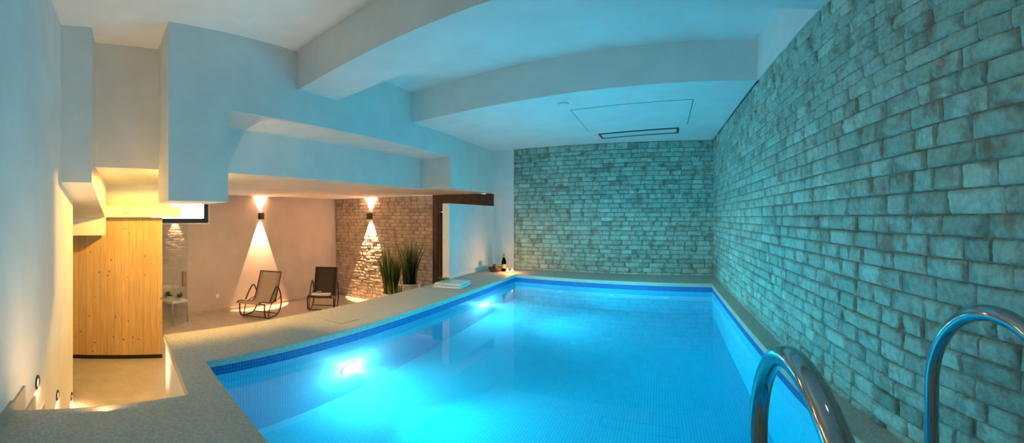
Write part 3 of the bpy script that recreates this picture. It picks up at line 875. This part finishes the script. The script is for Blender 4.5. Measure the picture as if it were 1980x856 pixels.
bm = bmesh.new(); lathe(bm, [(.0441, .06), (.0441, .135)], 36); link('paper_label', bm, M['label_paper'], bt, True)
bk = thing('wicker_basket', 'small brown wicker basket beside the bottle', 'basket', (-2.93, 6.98, ZD))
bm = bmesh.new(); lathe(bm, [(0, 0), (.075, 0), (.105, .035), (.118, .075), (.122, .08), (.112, .08), (.098, .04), (.07, .012), (0, .012)], 36); link('bowl', bm, M['wicker'], bk, True)
bm = bmesh.new(); tube(bm, catmull([(.118*math.cos(a), .118*math.sin(a), .079+.002*math.sin(9*a)) for a in [2*math.pi*k/18 for k in range(18)]], 3, True), .007, 8, True); link('rim', bm, M['wicker'], bk)
def fruit(dx, dy, dz, r, m, label, stem=True):
    t = thing('fruit', label, 'fruit', (-2.93+dx, 6.98+dy, ZD+dz), random.random(), 'fruit in the wicker basket')
    bm = bmesh.new(); bmesh.ops.create_uvsphere(bm, u_segments=20, v_segments=14, radius=r)
    for v in bm.verts:
        v.co.z *= .93
        q = math.hypot(v.co.x, v.co.y)/r
        if v.co.z > 0: v.co.z -= .10*r*max(0, 1-q*2.6)
    link('flesh', bm, m, t, True)
    bm = bmesh.new(); tube(bm, [(0, 0, r*.8), (.002, .001, r*1.05)], .0025, 6); link('stem', bm, M['brown_wood'], t)
fruit(.052, -.034, .058, .040, M['orange'], 'orange fruit in the basket at its right')
fruit(-.050, -.030, .056, .038, M['grape'], 'dark olive green fruit in the basket at its left')
fruit(.005, .048, .058, .040, M['grape'], 'dark olive green fruit at the back of the basket')
fruit(.0, -.005, .112, .036, M['grape'], 'dark olive green fruit on top of the basket')

# ------------------------------------------------------------------ side table with greenery
t = thing('side_table', 'small metal side table with white top beside the sauna', 'table', (-7.56, 3.18, 0), R(14))
bm = bmesh.new(); box(bm, (0, 0, .435), (.40, .40, .05), 0, None, .008); link('table_top', bm, M['white_trim'], t)
for sx in (1, -1):
    for sy in (1, -1):
        bm = bmesh.new(); tube(bm, [(sx*.19, sy*.19, 0), (sx*.19, sy*.19, .455)], .011, 10); link('leg', bm, M['brushed'], t)
def greens(dx, dy, seed, label, tone):
    c, s = math.cos(R(14)), math.sin(R(14))
    q = thing('herb_pot', label, 'plant', (-7.56+c*dx-s*dy, 3.18+s*dx+c*dy, .461), 0, 'small leafy plants on the side table')
    bm = bmesh.new(); lathe(bm, [(0, 0), (.035, 0), (.045, .05), (.041, .05), (.034, .01), (0, .01)], 24); link('pot', bm, M['pot'], q, True)
    rnd = random.Random(seed); bm = bmesh.new()
    for k in range(46):
        a = rnd.uniform(0, 6.28); el = rnd.uniform(.1, 1.4); L_ = rnd.uniform(.08, .14)
        d = Vector((math.cos(a)*math.cos(el), math.sin(a)*math.cos(el), math.sin(el))); s_ = Vector((-math.sin(a), math.cos(a), 0))
        c0 = Vector((0, 0, .045)); w = rnd.uniform(.016, .026)
        bm.faces.new([bm.verts.new(p) for p in (c0, c0+d*L_*.55+s_*w, c0+d*L_+Vector((0, 0, -.012)), c0+d*L_*.55-s_*w)])
    bmesh.ops.solidify(bm, geom=bm.faces[:], thickness=.0012)
    link('leaves', bm, tone, q)
greens(-.13, -.06, 4, 'dark leafy small plant at the left of the side table', M['leaf_small'])
M['leaf_lime'] = mat('lime_leaf', (.34, .38, .05), .5)
greens(.12, .04, 6, 'lime green small plant at the right of the side table', M['leaf_lime'])

# ------------------------------------------------------------------ skimmer lid on the coping
sk_ = thing('skimmer_lid', 'rectangular stone lid let into the left coping', 'lid', (-2.75, 2.86, ZD))
bm = bmesh.new(); box(bm, (0, 0, .0006), (.22, .26, .0012)); tag(link('gap', bm, M['chain_vent'], sk_), 'thin dark gap')
bm = bmesh.new(); box(bm, (0, 0, .0014), (.212, .252, .0026)); link('lid', bm, M['coping'], sk_)

# ------------------------------------------------------------------ pool ladder
t = thing('pool_ladder', 'polished steel pool ladder handrails at the near edge', 'ladder', (0, 0, ZD))
def rail(x, ytop, yl_, rr, zt, lean=0.):
    r = .021
    pts = []
    yc = ytop-rr
    pts += [(x, ytop, -1.0), (x, ytop, -.4), (x, ytop, 0), (x, ytop, zt-rr*1.1)]
    for k in range(1, 24):
        a = math.pi*k/24
        # slightly squared arch
        ca, sa = math.cos(a), math.sin(a)
        e = 1.
        pts.append((x+lean*(1-ca)/2, yc+rr*math.copysign(abs(ca)**e, ca), zt-rr*1.1+rr*1.1*abs(sa)**e))
    pts += [(x+lean, yc-rr, zt-rr*1.1), (x+lean, yc-rr, .2), (x+lean, yc-rr, 0.)]
    bm = bmesh.new(); tube(bm, pts, r, 24)
    link('handrail', bm, M['steel'], t, True)
    bm = bmesh.new(); lathe(bm, [(.022, 0), (.05, 0), (.05, .006), (.03, .016), (.022, .018)], 32, (x+lean, yc-rr, 0)); link('flange', bm, M['steel'], t, True)
rail(.215, .88, 0, .25, .757)
rail(.70, .905, 0, .235, .770)
for k in range(3):
    bm = bmesh.new(); box(bm, (.457, .89, -.35-.27*k), (.49, .08, .025), 0, None, .006); link('ladder_step', bm, M['steel'], t)

# ------------------------------------------------------------------ lights
GLOW_W = 12.5
# added point lights above the water, standing in for glow through its surface
for gx in (-1.65, -.45):
    for gy in (3.5, 4.7, 5.8):
        lamp('water_glow_fill', 'POINT', (gx, gy, ZW+.42), (0., .70, 1.), GLOW_W, None, shadow_soft_size=0.)
world = bpy.data.worlds.new('World'); sc.world = world; world.use_nodes = True
bg = world.node_tree.nodes['Background']; bg.inputs['Color'].default_value = (.92, .96, 1., 1); bg.inputs['Strength'].default_value = 15.0

def added_downlight(loc, label, watts, color, size=R(120), blend=.7):  # ceiling spotlights and their fittings, added as warm fill
    t = thing('added_downlight', label, 'ceiling light', loc, 0, 'added ceiling fill spotlights')
    bm = bmesh.new(); lathe(bm, [(.032, -.002), (.046, -.008), (.05, 0), (.032, 0)], 32); link('trim_ring', bm, M['white_trim'], t, True)
    bm = bmesh.new(); lathe(bm, [(0, -.001), (.032, -.001), (.032, 0)], 24); link('lens', bm, M['warm_lens'], t)
    l = lamp('bulb', 'SPOT', (0, 0, -.02), color, watts, t, shadow_soft_size=.04, spot_size=size, spot_blend=blend)
    aim(l, (0, 0, -1))
WARM = (1., .55, .085)
D1_W = 215
D2_W = 80
D3_W = 6
STRIP_FILL_W = 9
# added light strip under the deck nosing, warm fill for stairs and ceiling
t = thing('added_light_strip', 'added warm light strip under the deck edge above the steps', 'light strip', (XE-.004, .46, ZS-.03), 0)
bm = bmesh.new(); box(bm, (-.004, 0, 0), (.008, .86, .022)); link('profile', bm, M['white_plastic'], t)
bm = bmesh.new(); box(bm, (-.0095, 0, 0), (.003, .84, .014)); link('diffuser', bm, M['step_lens'], t)
UP_W = 112
u = thing('added_step_uplight', 'added small warm uplight set in a lower stair tread', 'fill light', (-3.18, .80, ZD-RS*5), 0)  # unseen uplight, added to warm the bulkhead and near ceiling
bm = bmesh.new(); lathe(bm, [(.026, 0), (.04, 0), (.038, .004), (.026, .003)], 28); link('trim_ring', bm, M['brushed'], u, True)
bm = bmesh.new(); lathe(bm, [(0, .002), (.027, .002), (.027, 0)], 20); link('lens', bm, M['step_lens'], u)
aim(lamp('bulb', 'SPOT', (0, 0, .02), (1., .70, .42), UP_W, u, shadow_soft_size=.02, spot_size=R(72), spot_blend=.9), (-.08, .28, 1))
l = lamp('strip_fill_light', 'AREA', (-.014, 0, 0), (1., .60, .25), STRIP_FILL_W, t, shape='RECTANGLE', size=.02, size_y=.84)
aim(l, (-1, 0, .9))
added_downlight((-4.18, 1.95, ZL), 'added warm fill spotlight in the low ceiling before the sauna', D1_W, WARM, R(178), .08)  # added fill for the sauna boards and floor
added_downlight((-5.9, 4.3, ZL), 'added warm fill spotlight in the lounge ceiling', D2_W, (1., .62, .36), R(150))  # added for general warmth in the lounge
added_downlight((.15, .25, Z2), 'added warm fill spotlight in the high ceiling above the deck', D3_W, (1., .80, .56), R(150))  # added fill for the deck and near end of the stone wall

# ------------------------------------------------------------------ camera
cd = bpy.data.cameras.new('Camera'); cam = bpy.data.objects.new('Camera', cd); col.objects.link(cam)
cam.location = (0, 0, EYE); cam.rotation_euler = (R(90), 0, R(20.4))
cd.type = 'PANO'; cd.panorama_type = 'EQUIRECTANGULAR'
F, H0 = 800., 420.
cd.longitude_min = -990/F; cd.longitude_max = 990/F
cd.latitude_min = -(856-H0)/F; cd.latitude_max = H0/F
cd.clip_start = .01
sc.camera = cam

sc.view_settings.view_transform = 'Standard'
sc.view_settings.look = 'None'
sc.view_settings.exposure = 0.
sc.view_settings.gamma = 1
sc.view_settings.use_curve_mapping = False
sc.cycles.use_denoising = True
sc.cycles.max_bounces = 14
sc.cycles.diffuse_bounces = 6
sc.cycles.transmission_bounces = 12
sc.cycles.sample_clamp_indirect = 80
